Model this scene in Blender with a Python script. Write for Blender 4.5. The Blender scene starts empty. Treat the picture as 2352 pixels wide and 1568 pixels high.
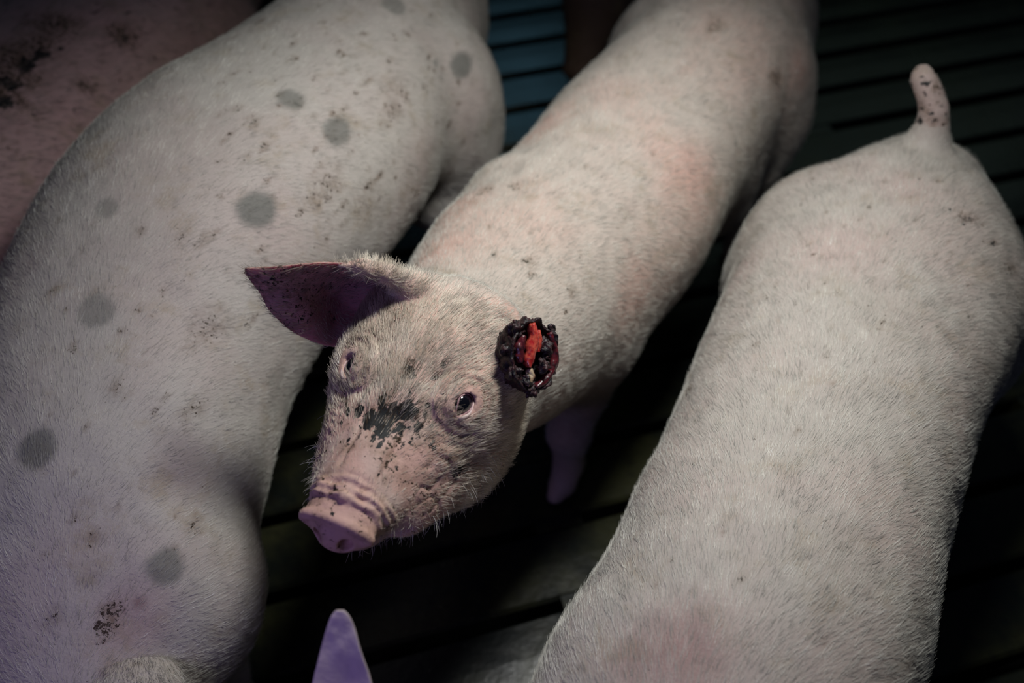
import bpy, math, random
import numpy as np
from mathutils import Vector
from mathutils.bvhtree import BVHTree

rng = np.random.default_rng(7)
random.seed(7)
SC = bpy.context.scene
COL = SC.collection

# ------------------------------------------------------------------ camera, light, exposure
CAM_H, PITCH, FOC = 1.61, math.radians(48), 2287.0
cam_d = bpy.data.cameras.new('camera')
cam_d.sensor_width = 36.0
cam_d.lens = 36.0 * FOC / 2352.0
cam_d.clip_start = 0.05
cam = bpy.data.objects.new('camera', cam_d); COL.objects.link(cam)
cam.location = (0, 0, CAM_H)
cam.rotation_euler = (math.pi / 2 - PITCH, 0, 0)
cam_d.dof.use_dof = True
cam_d.dof.focus_distance = 1.17
cam_d.dof.aperture_fstop = 2.2
SC.camera = cam

SC.view_settings.view_transform = 'Standard'
SC.view_settings.look = 'None'
SC.view_settings.exposure = 0.0
SC.view_settings.gamma = 1.0
SC.view_settings.use_curve_mapping = False
SC.cycles_curves.shape = 'RIBBONS'
SC.cycles_curves.subdivisions = 1
SC.cycles.max_bounces = 5
SC.cycles.diffuse_bounces = 2

w = bpy.data.worlds.new('world'); SC.world = w
w.use_nodes = True
w.node_tree.nodes['Background'].inputs[0].default_value = (0.30, 0.36, 0.62, 1)
w.node_tree.nodes['Background'].inputs[1].default_value = 0.028

def area(name, loc, target, size, power, col, size_y=None):
    d = bpy.data.lights.new(name, 'AREA'); d.energy = power; d.color = col
    d.size = size
    if size_y: d.shape = 'RECTANGLE'; d.size_y = size_y
    o = bpy.data.objects.new(name, d); COL.objects.link(o)
    o.location = loc
    o.rotation_euler = (Vector(target) - Vector(loc)).to_track_quat('-Z', 'Y').to_euler()
    return o
ld = bpy.data.lights.new('barn_lamp', 'SPOT'); ld.energy = 62.0; ld.color = (0.985, 0.985, 0.965)
ld.shadow_soft_size = 0.12; ld.spot_size = math.radians(96); ld.spot_blend = 1.0
lamp = bpy.data.objects.new('barn_lamp', ld); COL.objects.link(lamp)
lamp.location = (0.28, 1.12, 1.76)
lamp.rotation_euler = (Vector((0.10, 0.98, 0.5)) - lamp.location).to_track_quat('-Z', 'Y').to_euler()
area('violet_lamp', (-0.50, 0.0, 1.10), (-0.25, 0.55, 0.5), 0.25, 1.05, (0.44, 0.34, 1.0))
area('blue_window', (0.0, 5.2, 2.05), (0.05, 2.0, 0.3), 0.8, 2.2, (0.30, 0.70, 0.95), 0.8)
area('floor_fill', (2.0, 5.2, 2.4), (1.0, 2.0, 0.3), 2.6, 2.0, (0.62, 0.88, 0.74), 1.2)  # added fill, no window there: gives the upper right slats a dim reflection

# ------------------------------------------------------------------ helpers
_f = np.array([0, math.cos(PITCH), -math.sin(PITCH)]); _u = np.array([0, math.sin(PITCH), math.cos(PITCH)])
_r = np.array([1.0, 0, 0]); CAM = np.array([0, 0, CAM_H])
def ray_dir(px, py):
    d = _f + (px - 1176) / FOC * _r - (py - 784) / FOC * _u
    return d / np.linalg.norm(d)
def at_depth(px, py, depth):
    """world point seen at a pixel of the photograph, at this depth along the view axis"""
    return CAM + depth * (_f + (px - 1176) / FOC * _r - (py - 784) / FOC * _u)

def tag(o, label=None, cat=None, group=None, kind=None):
    if label: o['label'] = label
    if cat: o['category'] = cat
    if group: o['group'] = group
    if kind: o['kind'] = kind
    return o
def empty(name, loc):
    o = bpy.data.objects.new(name, None); COL.objects.link(o); o.location = loc
    o.empty_display_size = 0.1
    return o
def mesh_obj(name, V, Fc, mat, parent=None, smooth=True, attrs=None):
    me = bpy.data.meshes.new(name)
    V = np.asarray(V, dtype=np.float32)
    if isinstance(Fc, np.ndarray):
        n = len(Fc); k = Fc.shape[1]
        me.vertices.add(len(V)); me.vertices.foreach_set('co', V.ravel())
        me.loops.add(n * k); me.loops.foreach_set('vertex_index', Fc.ravel().astype(np.int32))
        me.polygons.add(n)
        me.polygons.foreach_set('loop_start', np.arange(0, n * k, k, dtype=np.int32))
        me.update(calc_edges=True)
    else:
        me.from_pydata([tuple(map(float, v)) for v in V], [], Fc)
    if smooth:
        me.polygons.foreach_set('use_smooth', np.ones(len(me.polygons), dtype=bool))
    for kx, val in (attrs or {}).items():
        a = me.attributes.new(kx, 'FLOAT', 'POINT'); a.data.foreach_set('value', val.astype(np.float32))
    me.validate(); me.update()
    me.materials.append(mat)
    o = bpy.data.objects.new(name, me); COL.objects.link(o)
    if parent is not None:
        o.parent = parent
        o.matrix_parent_inverse = parent.matrix_world.inverted() if parent.type != 'EMPTY' else o.matrix_parent_inverse
        if parent.type == 'EMPTY':
            o.location = -parent.location
    return o

# value noise in numpy
_lat = rng.random((32, 32, 32)).astype(np.float32)
def vnoise(P, scale, seed=0):
    Q = np.asarray(P, dtype=np.float64) * scale + seed * 7.31
    i = np.floor(Q).astype(np.int64); f = Q - i; f = f * f * (3 - 2 * f)
    out = 0
    for dx in (0, 1):
        for dy in (0, 1):
            for dz in (0, 1):
                wgt = (f[..., 0] if dx else 1 - f[..., 0]) * (f[..., 1] if dy else 1 - f[..., 1]) * (f[..., 2] if dz else 1 - f[..., 2])
                out = out + wgt * _lat[(i[..., 0] + dx) % 32, (i[..., 1] + dy) % 32, (i[..., 2] + dz) % 32]
    return out
def fbm(P, scale, seed=0, oct=3):
    s = 0; a = 1; t = 0
    for k in range(oct):
        s = s + a * vnoise(P, scale * 2 ** k, seed + k); t += a; a *= .5
    return s / t
def smooth(e0, e1, x):
    t = np.clip((x - e0) / (e1 - e0), 0, 1); return t * t * (3 - 2 * t)

# ------------------------------------------------------------------ implicit modelling
class Field:
    def __init__(self, xs, ys, zs):
        self.xs, self.ys, self.zs = [np.asarray(a, dtype=np.float32) for a in (xs, ys, zs)]
        self.v = np.full((len(xs), len(ys), len(zs)), 0.5, dtype=np.float32)
    def _sl(self, lo, hi):
        s = []
        for a, l, h in zip((self.xs, self.ys, self.zs), lo, hi):
            i = int(np.searchsorted(a, l)); j = int(np.searchsorted(a, h))
            if j <= i: return None
            s.append(slice(i, j))
        return tuple(s)
    def blend(self, fn, lo, hi, k=0.03, op='u'):
        m = 2.2 * k + 0.015
        s = self._sl(np.array(lo) - m, np.array(hi) + m)
        if s is None: return
        X = self.xs[s[0]][:, None, None]; Y = self.ys[s[1]][None, :, None]; Z = self.zs[s[2]][None, None, :]
        b = fn(X, Y, Z); a = self.v[s]
        if op == 'u':
            h = np.maximum(k - np.abs(a - b), 0) / k
            self.v[s] = np.minimum(a, b) - h * h * k * .25
        else:
            b = -b
            h = np.maximum(k - np.abs(a - b), 0) / k
            self.v[s] = np.maximum(a, b) + h * h * k * .25
    def ell(self, c, r, R=None, k=0.03, op='u'):
        c = np.asarray(c, float); r = np.asarray(r, float); R = np.eye(3) if R is None else R
        ext = np.abs(R) @ r
        def fn(X, Y, Z):
            x, y, z = X - c[0], Y - c[1], Z - c[2]
            q = [(R[0, i] * x + R[1, i] * y + R[2, i] * z) for i in range(3)]
            k0 = np.sqrt(sum((q[i] / r[i]) ** 2 for i in range(3)))
            k1 = np.sqrt(sum((q[i] / r[i] ** 2) ** 2 for i in range(3))) + 1e-6
            return (k0 * (k0 - 1) / k1).astype(np.float32)
        self.blend(fn, c - ext, c + ext, k, op)
    def cone(self, a, b, r1, r2, k=0.03, op='u'):
        a = np.asarray(a, float); b = np.asarray(b, float); d = b - a; L = d @ d
        rr = max(r1, r2)
        def fn(X, Y, Z):
            x, y, z = X - a[0], Y - a[1], Z - a[2]
            t = np.clip((x * d[0] + y * d[1] + z * d[2]) / L, 0, 1)
            return (np.sqrt((x - t * d[0]) ** 2 + (y - t * d[1]) ** 2 + (z - t * d[2]) ** 2) - (r1 + (r2 - r1) * t)).astype(np.float32)
        self.blend(fn, np.minimum(a, b) - rr, np.maximum(a, b) + rr, k, op)
    def path(self, pts, rads, k=0.01, op='u'):
        for i in range(len(pts) - 1):
            self.cone(pts[i], pts[i + 1], rads[i], rads[i + 1], k, op)
    def loft(self, secs, cap=(.14, .10), p=2.25):
        """trunk: secs rows = x, y, zc, half width, half height above, half height below (tail to head)"""
        S = np.asarray(secs, float)
        t0 = np.r_[0, np.cumsum(np.linalg.norm(np.diff(S[:, :2], axis=0), axis=1))]
        t = np.linspace(0, t0[-1], 90)
        # Catmull-Rom style smoothing through dense linear interpolation
        D = np.stack([np.interp(t, t0, S[:, i]) for i in range(6)], 1)
        for _ in range(30):
            D[1:-1] = .5 * D[1:-1] + .25 * (D[:-2] + D[2:])
        T = np.gradient(D[:, :2], axis=0); T /= np.linalg.norm(T, axis=1)[:, None]
        X, Y = np.meshgrid(self.xs, self.ys, indexing='ij')
        best = np.full(X.shape, 1e9); idx = np.zeros(X.shape, int)
        for i in range(len(D)):
            q = (X - D[i, 0]) ** 2 + (Y - D[i, 1]) ** 2
            m = q < best; best[m] = q[m]; idx[m] = i
        dx, dy = X - D[idx, 0], Y - D[idx, 1]
        al = dx * T[idx, 0] + dy * T[idx, 1]; s = -dx * T[idx, 1] + dy * T[idx, 0]
        e = np.where((idx == 0) & (al < 0), -al / cap[0], 0) + np.where((idx == len(D) - 1) & (al > 0), al / cap[1], 0)
        ti = np.clip(t[idx] + al, 0, t[-1])
        zc, wd, bt, bb = [np.interp(ti, t, D[:, i]).astype(np.float32) for i in (2, 3, 4, 5)]
        sw = (np.abs(s) / wd).astype(np.float32); e = e.astype(np.float32)
        dz = self.zs[None, None, :] - zc[..., None]
        b = np.where(dz > 0, bt[..., None], bb[..., None])
        rho = (sw[..., None] ** p + e[..., None] ** p + (np.abs(dz) / b) ** p) ** (1 / p)
        d = (rho - 1) * np.minimum(wd, (bt + bb) * .5)[..., None] * .9
        k = .03
        h = np.maximum(k - np.abs(self.v - d), 0) / k
        self.v = (np.minimum(self.v, d) - h * h * k * .25).astype(np.float32)
        self.spine, self.T, self.t = D, T, t
    def frame(self, frac):
        i = int(round(frac * (len(self.spine) - 1)))
        D, T = self.spine[i], self.T[i]
        return D, np.array([T[0], T[1], 0.]), np.array([-T[1], T[0], 0.])
    def surface(self, iters=3):
        v = self.v; nx, ny, nz = v.shape
        neg = v < 0
        c = np.zeros((nx - 1, ny - 1, nz - 1), np.uint8)
        for a in (0, 1):
            for b in (0, 1):
                for d in (0, 1):
                    c += neg[a:nx - 1 + a, b:ny - 1 + b, d:nz - 1 + d]
        act = (c > 0) & (c < 8)
        ix, iy, iz = np.nonzero(act)
        idm = np.full(act.shape, -1, np.int64); idm[ix, iy, iz] = np.arange(len(ix))
        P = np.zeros((len(ix), 3)); n = np.zeros(len(ix))
        g = (self.xs.astype(float), self.ys.astype(float), self.zs.astype(float)); I = (ix, iy, iz)
        for ax in range(3):
            o1, o2 = [a for a in range(3) if a != ax]
            for a in (0, 1):
                for b in (0, 1):
                    off = [0, 0, 0]; off[o1] = a; off[o2] = b
                    J = [I[k] + off[k] for k in range(3)]
                    K = list(J); K[ax] = J[ax] + 1
                    va = v[tuple(J)]; vb = v[tuple(K)]
                    m = (va < 0) != (vb < 0)
                    t = np.where(m, va / np.where(m, va - vb, 1), 0)
                    for k in range(3):
                        if k == ax: q = g[k][J[k]] + t * (g[k][K[k]] - g[k][J[k]])
                        else: q = g[k][J[k]]
                        P[:, k] += np.where(m, q, 0)
                    n += m
        P /= n[:, None]
        F = []
        for ax in range(3):
            sl0 = [slice(None)] * 3; sl1 = [slice(None)] * 3
            sl0[ax] = slice(0, -1); sl1[ax] = slice(1, None)
            A = neg[tuple(sl0)]; B = neg[tuple(sl1)]
            o1, o2 = (ax + 1) % 3, (ax + 2) % 3
            e = np.array(np.nonzero(A != B))
            m = np.ones(e.shape[1], bool)
            dims = (nx, ny, nz)
            for o in (o1, o2): m &= (e[o] > 0) & (e[o] < dims[o] - 1)
            e = e[:, m]
            flip = A[tuple(e)]
            def cell(d1, d2):
                q = e.copy(); q[o1] -= d1; q[o2] -= d2; return idm[tuple(q)]
            quad = np.stack([cell(1, 1), cell(0, 1), cell(0, 0), cell(1, 0)], 1)
            quad[~flip] = quad[~flip][:, ::-1]
            F.append(quad)
        F = np.concatenate(F); F = F[(F >= 0).all(1)]
        # light Laplacian relaxation
        E = np.concatenate([F[:, [0, 1]], F[:, [1, 2]], F[:, [2, 3]], F[:, [3, 0]]])
        deg = np.bincount(E[:, 0], minlength=len(P)) + np.bincount(E[:, 1], minlength=len(P))
        for it in range(iters):
            acc = np.zeros_like(P)
            for k in range(3):
                acc[:, k] = np.bincount(E[:, 0], P[E[:, 1], k], len(P)) + np.bincount(E[:, 1], P[E[:, 0], k], len(P))
            lam = .5 if it % 2 == 0 else -.45
            P = P + lam * (acc / np.maximum(deg, 1)[:, None] - P)
        return P, F
def normals(P, F):
    n = np.cross(P[F[:, 2]] - P[F[:, 0]], P[F[:, 3]] - P[F[:, 1]])
    N = np.zeros_like(P)
    for j in range(4):
        for k in range(3): N[:, k] += np.bincount(F[:, j], n[:, k], len(P))
    return N / (np.linalg.norm(N, axis=1)[:, None] + 1e-12)
def axis_grid(lo, hi, step, flo=None, fhi=None, fstep=None):
    if flo is None: return np.arange(lo, hi, step)
    a = [lo]
    while a[-1] < hi:
        x = a[-1]
        d = max(flo - x, x - fhi, 0)
        a.append(x + min(step, fstep + d * .25))
    return np.array(a)

# ------------------------------------------------------------------ materials
def nodes(name):
    m = bpy.data.materials.new(name); m.use_nodes = True
    nt = m.node_tree; b = nt.nodes['Principled BSDF']
    def N(t, **kw):
        n = nt.nodes.new(t)
        for k, v in kw.items():
            if k.startswith('i_'): n.inputs[int(k[2:]) if k[2:].isdigit() else k[2:]].default_value = v
            else: setattr(n, k, v)
        return n
    def mix(fac, a, b_, mode='MIX'):
        n = nt.nodes.new('ShaderNodeMix'); n.data_type = 'RGBA'; n.blend_type = mode
        for s, v in ((0, fac), (6, a), (7, b_)):
            if isinstance(v, (int, float, tuple)): n.inputs[s].default_value = v
            else: nt.links.new(v, n.inputs[s])
        return n.outputs[2]
    return m, nt, b, N, mix
def ramp(nt, src, a, b):
    n = nt.nodes.new('ShaderNodeMapRange'); n.inputs[1].default_value = a; n.inputs[2].default_value = b
    n.interpolation_type = 'SMOOTHSTEP'
    nt.links.new(src, n.inputs[0]); return n.outputs[0]
def math_(nt, op, a, b):
    n = nt.nodes.new('ShaderNodeMath'); n.operation = op
    for i, v in enumerate((a, b)):
        if isinstance(v, (int, float)): n.inputs[i].default_value = v
        else: nt.links.new(v, n.inputs[i])
    return n.outputs[0]

def skin_material(name, pale=(.60, .50, .41), pink=(.60, .33, .27), speck=.5, grime=.35):
    m, nt, b, N, mix = nodes(name)
    tc = N('ShaderNodeTexCoord')
    def noise(scale, detail=3, rough=.55):
        n = N('ShaderNodeTexNoise'); n.inputs['Scale'].default_value = scale; n.inputs['Detail'].default_value = detail
        n.inputs['Roughness'].default_value = rough; nt.links.new(tc.outputs['Object'], n.inputs['Vector']); return n.outputs[0]
    def attr(a):
        n = N('ShaderNodeAttribute', attribute_name=a); return n.outputs['Fac']
    big = ramp(nt, noise(6, 4), .40, .68)
    c = mix(math_(nt, 'MULTIPLY', big, .35), pale + (1,), pink + (1,))
    c = mix(attr('pink'), c, pink + (1,))
    # thin brown grime film
    gr = ramp(nt, noise(17, 6, .7), .50, .74)
    c = mix(math_(nt, 'MULTIPLY', gr, grime), c, (.29, .22, .13, 1))
    # small specks of dried muck, denser where 'dirt' is painted
    sp = math_(nt, 'ADD', noise(170, 3, .7), math_(nt, 'MULTIPLY', attr('dirt'), .22))
    sp = ramp(nt, sp, .70 - .02 * speck, .76 - .02 * speck)
    film = math_(nt, 'MULTIPLY', attr('dirt'), ramp(nt, noise(55, 5, .7), .35, .65))
    c = mix(math_(nt, 'MULTIPLY', film, .75), c, (.13, .075, .035, 1))
    c = mix(sp, c, (.045, .028, .016, 1))
    c = mix(attr('spot'), c, (.13, .135, .12, 1))
    mm = math_(nt, 'ADD', attr('mud'), math_(nt, 'MULTIPLY', math_(nt, 'SUBTRACT', noise(170, 4, .75), .5), 2.0))
    c = mix(ramp(nt, mm, .36, .58), c, (.012, .013, .014, 1))
    c = mix(attr('blood'), c, (.10, .012, .015, 1))
    nt.links.new(c, b.inputs['Base Color'])
    b.inputs['Roughness'].default_value = .62
    b.inputs['Specular IOR Level'].default_value = .3
    bm = N('ShaderNodeBump'); bm.inputs['Strength'].default_value = .35; bm.inputs['Distance'].default_value = .002
    nt.links.new(noise(240, 4, .6), bm.inputs['Height']); nt.links.new(bm.outputs[0], b.inputs['Normal'])
    return m
def plain(name, col, rough=.5, spec=.5, noise_amt=0, scale=60, bump=0, col2=None, coat=0, dist=.002):
    m, nt, b, N, mix = nodes(name)
    b.inputs['Roughness'].default_value = rough; b.inputs['Specular IOR Level'].default_value = spec
    b.inputs['Coat Weight'].default_value = coat; b.inputs['Coat Roughness'].default_value = .1
    tc = N('ShaderNodeTexCoord')
    n = N('ShaderNodeTexNoise'); n.inputs['Scale'].default_value = scale; n.inputs['Detail'].default_value = 5
    nt.links.new(tc.outputs['Object'], n.inputs['Vector'])
    c2 = col2 or tuple(x * .5 for x in col)
    nt.links.new(mix(ramp(nt, n.outputs[0], .35, .68), col + (1,), c2 + (1,)) if noise_amt or col2 else mix(0., col + (1,), col + (1,)), b.inputs['Base Color'])
    if bump:
        bm = N('ShaderNodeBump'); bm.inputs['Strength'].default_value = bump; bm.inputs['Distance'].default_value = dist
        nt.links.new(n.outputs[0], bm.inputs['Height']); nt.links.new(bm.outputs[0], b.inputs['Normal'])
    return m
def hair_material():
    m = bpy.data.materials.new('bristle'); m.use_nodes = True; nt = m.node_tree; nt.nodes.clear()
    a = nt.nodes.new('ShaderNodeAttribute'); a.attribute_name = 'tint'
    d = nt.nodes.new('ShaderNodeBsdfDiffuse'); h = nt.nodes.new('ShaderNodeBsdfHair'); h.component = 'Reflection'
    h.inputs['RoughnessU'].default_value = .35; h.inputs['RoughnessV'].default_value = .6
    mx = nt.nodes.new('ShaderNodeMixShader'); mx.inputs[0].default_value = .35
    o = nt.nodes.new('ShaderNodeOutputMaterial')
    nt.links.new(a.outputs['Color'], d.inputs[0]); nt.links.new(a.outputs['Color'], h.inputs[0])
    nt.links.new(d.outputs[0], mx.inputs[1]); nt.links.new(h.outputs[0], mx.inputs[2]); nt.links.new(mx.outputs[0], o.inputs[0])
    return m
M_HAIR = hair_material()

def grow(name, P, F, N, flow, count, length, parent, tintv, weight=None, lift=.30, radius=.00020, seg=4, base=(.74, .72, .63), clump=.35, label=None, seed=1, headw=None):
    """a coat of fine bristles over a surface: one Curves object, combed along 'flow'"""
    r = np.random.default_rng(seed)
    tri = np.concatenate([F[:, [0, 1, 2]], F[:, [0, 2, 3]]])
    A = np.linalg.norm(np.cross(P[tri[:, 1]] - P[tri[:, 0]], P[tri[:, 2]] - P[tri[:, 0]]), axis=1)
    wv = np.ones(len(P)) if weight is None else weight
    A = A * wv[tri].mean(1); cum = np.cumsum(A); cum /= cum[-1]
    ti = np.minimum(np.searchsorted(cum, r.random(count)), len(tri) - 1)
    a = r.random(count); b = r.random(count); sw = a + b > 1; a[sw] = 1 - a[sw]; b[sw] = 1 - b[sw]; c = 1 - a - b
    T = tri[ti]
    def ip(q): return q[T[:, 0]] * c[:, None] + q[T[:, 1]] * a[:, None] + q[T[:, 2]] * b[:, None]
    p = ip(P); n = ip(N); n /= np.linalg.norm(n, axis=1)[:, None]
    fl = ip(flow)
    cl = np.stack([fbm(p, 28, 11 + k, 2) - .5 for k in range(3)], 1) * clump * 2.4
    fl = fl + cl + r.normal(0, .16, fl.shape)
    fl -= (fl * n).sum(1)[:, None] * n; fl /= np.linalg.norm(fl, axis=1)[:, None] + 1e-9
    ln = length(p) if callable(length) else np.full(count, length)
    ln = ln * (.55 + .9 * r.random(count))
    tv = {k: ip(v[:, None])[:, 0] for k, v in tintv.items()}
    lf = lift * (.5 + r.random(count))
    pts = np.zeros((count, seg, 3))
    for s in range(seg):
        u = s / (seg - 1)
        pts[:, s] = p - n * .0006 + fl * (ln * u)[:, None] + n * (ln * lf * (u * 1.15 - .42 * u * u))[:, None]
    cv = bpy.data.hair_curves.new(name)
    cv.add_curves([seg] * count)
    cv.points.foreach_set('position', pts.astype(np.float32).ravel())
    hr_ = np.ones(count) if headw is None else headw(p)
    rad = np.tile(np.linspace(1, .25, seg), count) * radius * np.repeat(hr_, seg) * np.repeat(.7 + .6 * r.random(count), seg)
    ra = cv.attributes.get('radius') or cv.attributes.new('radius', 'FLOAT', 'POINT')
    ra.data.foreach_set('value', rad.astype(np.float32))
    col = np.tile(np.array(base), (count, 1))
    if headw is not None:
        g_ = np.clip((headw(p) - 1) * 2.5, 0, 1)[:, None]; col = col * (1 - g_) + np.array([.88, .79, .66]) * g_
    col = col * (.52 + .62 * r.random(count) + .50 * (fbm(p, 60, 31, 2) - .5) * 2)[:, None]
    g = np.array([.28, .29, .26]); col += (g - col) * (tv['spot'] * .8)[:, None]
    col += (np.array([.012, .013, .014]) - col) * (np.clip(tv['mud'] * 2.2, 0, 1) * (r.random(count) < .66))[:, None]
    col += (np.array([.22, .15, .09]) - col) * (np.clip(tv['dirt'], 0, 1) * .7)[:, None]
    col = np.c_[np.clip(col, 0, 1), np.ones(count)]
    ta = cv.attributes.new('tint', 'FLOAT_COLOR', 'CURVE')
    ta.data.foreach_set('color', col.astype(np.float32).ravel())
    cv.materials.append(M_HAIR)
    o = bpy.data.objects.new(name, cv); COL.objects.link(o)
    o.parent = parent; o.location = -parent.location
    o['kind'] = 'stuff'
    if label: o['label'] = label
    return o

# ------------------------------------------------------------------ floor: concrete slats over a dark pit
def slat_floor():
    m, nt, b, N, mix = nodes('wet_concrete')
    tc = N('ShaderNodeTexCoord')
    def noise(scale, d=5, rg=.6):
        n = N('ShaderNodeTexNoise'); n.inputs['Scale'].default_value = scale; n.inputs['Detail'].default_value = d
        n.inputs['Roughness'].default_value = rg; nt.links.new(tc.outputs['Object'], n.inputs['Vector']); return n.outputs[0]
    c = mix(ramp(nt, noise(3.0), .42, .62), (.007, .0095, .009, 1), (.030, .031, .013, 1))
    c = mix(math_(nt, 'MULTIPLY', ramp(nt, noise(34), .5, .7), .6), c, (.012, .011, .008, 1))
    c = mix(math_(nt, 'MULTIPLY', ramp(nt, noise(120), .66, .74), .55), c, (.12, .11, .08, 1))
    nt.links.new(c, b.inputs['Base Color'])
    b.inputs['Specular IOR Level'].default_value = .35
    rr = N('ShaderNodeMapRange'); rr.inputs[3].default_value = .14; rr.inputs[4].default_value = .36
    nt.links.new(noise(6), rr.inputs[0]); nt.links.new(rr.outputs[0], b.inputs['Roughness'])
    bm = N('ShaderNodeBump'); bm.inputs['Strength'].default_value = .3; bm.inputs['Distance'].default_value = .003
    nt.links.new(noise(45, 6), bm.inputs['Height']); nt.links.new(bm.outputs[0], b.inputs['Normal'])
    pit = plain('pit_sludge', (.006, .006, .007), .7, .2)
    fl = mesh_obj('floor', [(-3, -2, -.35), (3.5, -2, -.35), (3.5, 5, -.35), (-3, 5, -.35)], [(0, 1, 2, 3)], pit, smooth=False)
    tag(fl, 'dark wet slatted concrete pen floor under the pigs', None, None, 'structure')
    ang = math.radians(16.6); per = .160; gap = .024
    U = np.array([math.cos(ang), math.sin(ang)]); W = np.array([-U[1], U[0]])
    g0 = CAM + ray_dir(1000, 1283) * (-CAM_H / ray_dir(1000, 1283)[2])
    off = (g0[:2] @ W + .012) % per
    e1 = CAM + ray_dir(1232, 1215) * (-CAM_H / ray_dir(1232, 1215)[2]); u1 = e1[:2] @ U
    e2 = CAM + ray_dir(2250, 90) * (-CAM_H / ray_dir(2250, 90)[2]); u2 = e2[:2] @ U
    wd = per - gap
    # chamfered slat profile, slightly domed; shared mesh
    prof = [(-wd / 2 + .012, -.09), (wd / 2 - .012, -.09), (wd / 2, -.008), (wd / 2 - .006, -.001), (0, .0), (-wd / 2 + .006, -.001), (-wd / 2, -.008)]
    L0, L1, nseg = -2.0, 3.4, 6
    V = []; Fc = []
    for i in range(nseg + 1):
        x = L0 + (L1 - L0) * i / nseg
        V += [(x, y, z) for y, z in prof]
    n = len(prof)
    for i in range(nseg):
        for j in range(n):
            k = (j + 1) % n
            Fc.append((i * n + j, i * n + k, (i + 1) * n + k, (i + 1) * n + j))
    Fc.append(tuple(range(n))[::-1]); Fc.append(tuple(nseg * n + j for j in range(n)))
    V = [tuple(v) for v in V]
    me = None
    k0 = -6
    for k in range(k0, 26):
        w0 = off + k * per + per / 2
        if me is None:
            o = mesh_obj('slat', V, Fc, m, fl, smooth=False); me = o.data
        else:
            o = bpy.data.objects.new('slat', me); COL.objects.link(o); o.parent = fl
        o.location = (W[0] * w0, W[1] * w0, -random.random() * .002)
        o.rotation_euler = (0, 0, ang + random.uniform(-.0012, .0012))
    # cross webs that close the slots every metre or so
    wb = None
    for k in range(k0, 26):
        for u in (u1 - 1.05, u1, u1 + 1.05, u2):
            if u == u2 and k < 17: continue
            if u != u2 and k >= 17: continue
            h = gap / 2 + .002
            if wb is None:
                bx = [(x, y, z) for x in (0, .09) for y in (-h, h) for z in (-.085, -.004)]
                o = mesh_obj('web', bx, [(0, 1, 3, 2), (4, 6, 7, 5), (0, 4, 5, 1), (2, 3, 7, 6), (1, 5, 7, 3), (0, 2, 6, 4)], m, fl, smooth=False); wb = o.data
            else:
                o = bpy.data.objects.new('web', wb); COL.objects.link(o); o.parent = fl
            w0 = off + k * per
            o.location = (U[0] * u + W[0] * w0, U[1] * u + W[1] * w0, 0); o.rotation_euler = (0, 0, ang)
slat_floor()

wb = mesh_obj('wall_back', [(-3, 5.6, -.35), (3.5, 5.6, -.35), (3.5, 5.6, 2.8), (-3, 5.6, 2.8), (-3, 5.8, -.35), (3.5, 5.8, -.35), (3.5, 5.8, 2.8), (-3, 5.8, 2.8)],
              [(0, 1, 2, 3), (5, 4, 7, 6), (3, 2, 6, 7), (1, 5, 6, 2), (4, 0, 3, 7)], plain('dim_plaster', (.05, .055, .055), .8, .2, col2=(.03, .03, .03), scale=3), smooth=False)
tag(wb, 'dim concrete back wall of the barn beyond the pens', None, None, 'structure')

# ------------------------------------------------------------------ pigs
def legs(f, hind=.16, fore=.84, wf=.62, hwf=None, kh=.03, tail=True, size=1.0, hoff=0, foff=0, fsize=None):
    """haunches, shoulders and four jointed legs"""
    if tail:
        D, T, S = f.frame(0)
        b = np.array([D[0], D[1], D[2] + .06]) - T * .085
        f.path([b, b - T * .05 + [0, 0, .02], b - T * .085 - [0, 0, .03] + S * .01, b - T * .09 - [0, 0, .09] + S * .02], [.03, .016, .012, .008], .02)
    for side in (-1, 1):
        D, T, S = f.frame(hind); S = S * side; p = np.array([D[0], D[1], 0.]); w = D[3]; top = D[2]
        o = p + S * w * (hwf or wf)
        R = np.stack([T, S, np.array([0, 0, 1.])], 1)
        f.ell(o + [0, 0, top - .06], (.155 * size, .115 * size, .185 * size), R, k=kh)
        a = o + T * .05 + [0, 0, .30]
        h = o - T * (.07 + hoff) + [0, 0, .205]; g = o - T * .04 + [0, 0, .07]; q = o - T * .015 + [0, 0, .022]
        f.cone(o + [0, 0, .38], a, .10 * size, .075 * size, .05); f.cone(a, h, .07 * size, .036, .04)
        f.cone(h, g, .034, .024, .02); f.cone(g, q, .026, .026, .015); f.cone(q, q + T * .03 - [0, 0, .004], .022, .016, .01)
        D, T, S = f.frame(fore); S = S * side; p = np.array([D[0], D[1], 0.]); w = D[3]; top = D[2]
        o = p + S * w * wf
        R = np.stack([T, S, np.array([0, 0, 1.])], 1)
        size = fsize or size
        f.ell(o + [0, 0, top - .03], (.11 * size, .085 * size, .165 * size), R, k=.05)
        e = o - T * .03 + [0, 0, .27]; kn = o + T * (.02 + foff) + [0, 0, .165]; g = o + T * (.01 + foff) + [0, 0, .065]; q = o + T * (.03 + foff) + [0, 0, .022]
        f.cone(o + [0, 0, .40], e, .09 * size, .062 * size, .05); f.cone(e, kn, .056 * size, .036, .03)
        f.cone(kn, g, .034, .026, .02); f.cone(g, q, .027, .026, .015); f.cone(q, q + T * .03 - [0, 0, .004], .022, .016, .01)

def basis(Fw, roll=0.0):
    Fw = np.asarray(Fw, float); Fw /= np.linalg.norm(Fw)
    Lf = np.cross([0, 0, 1.], Fw); Lf /= np.linalg.norm(Lf)
    U = np.cross(Fw, Lf)
    c, s = math.cos(roll), math.sin(roll)
    return np.stack([Fw, c * Lf + s * U, c * U - s * Lf], 1)

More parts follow.
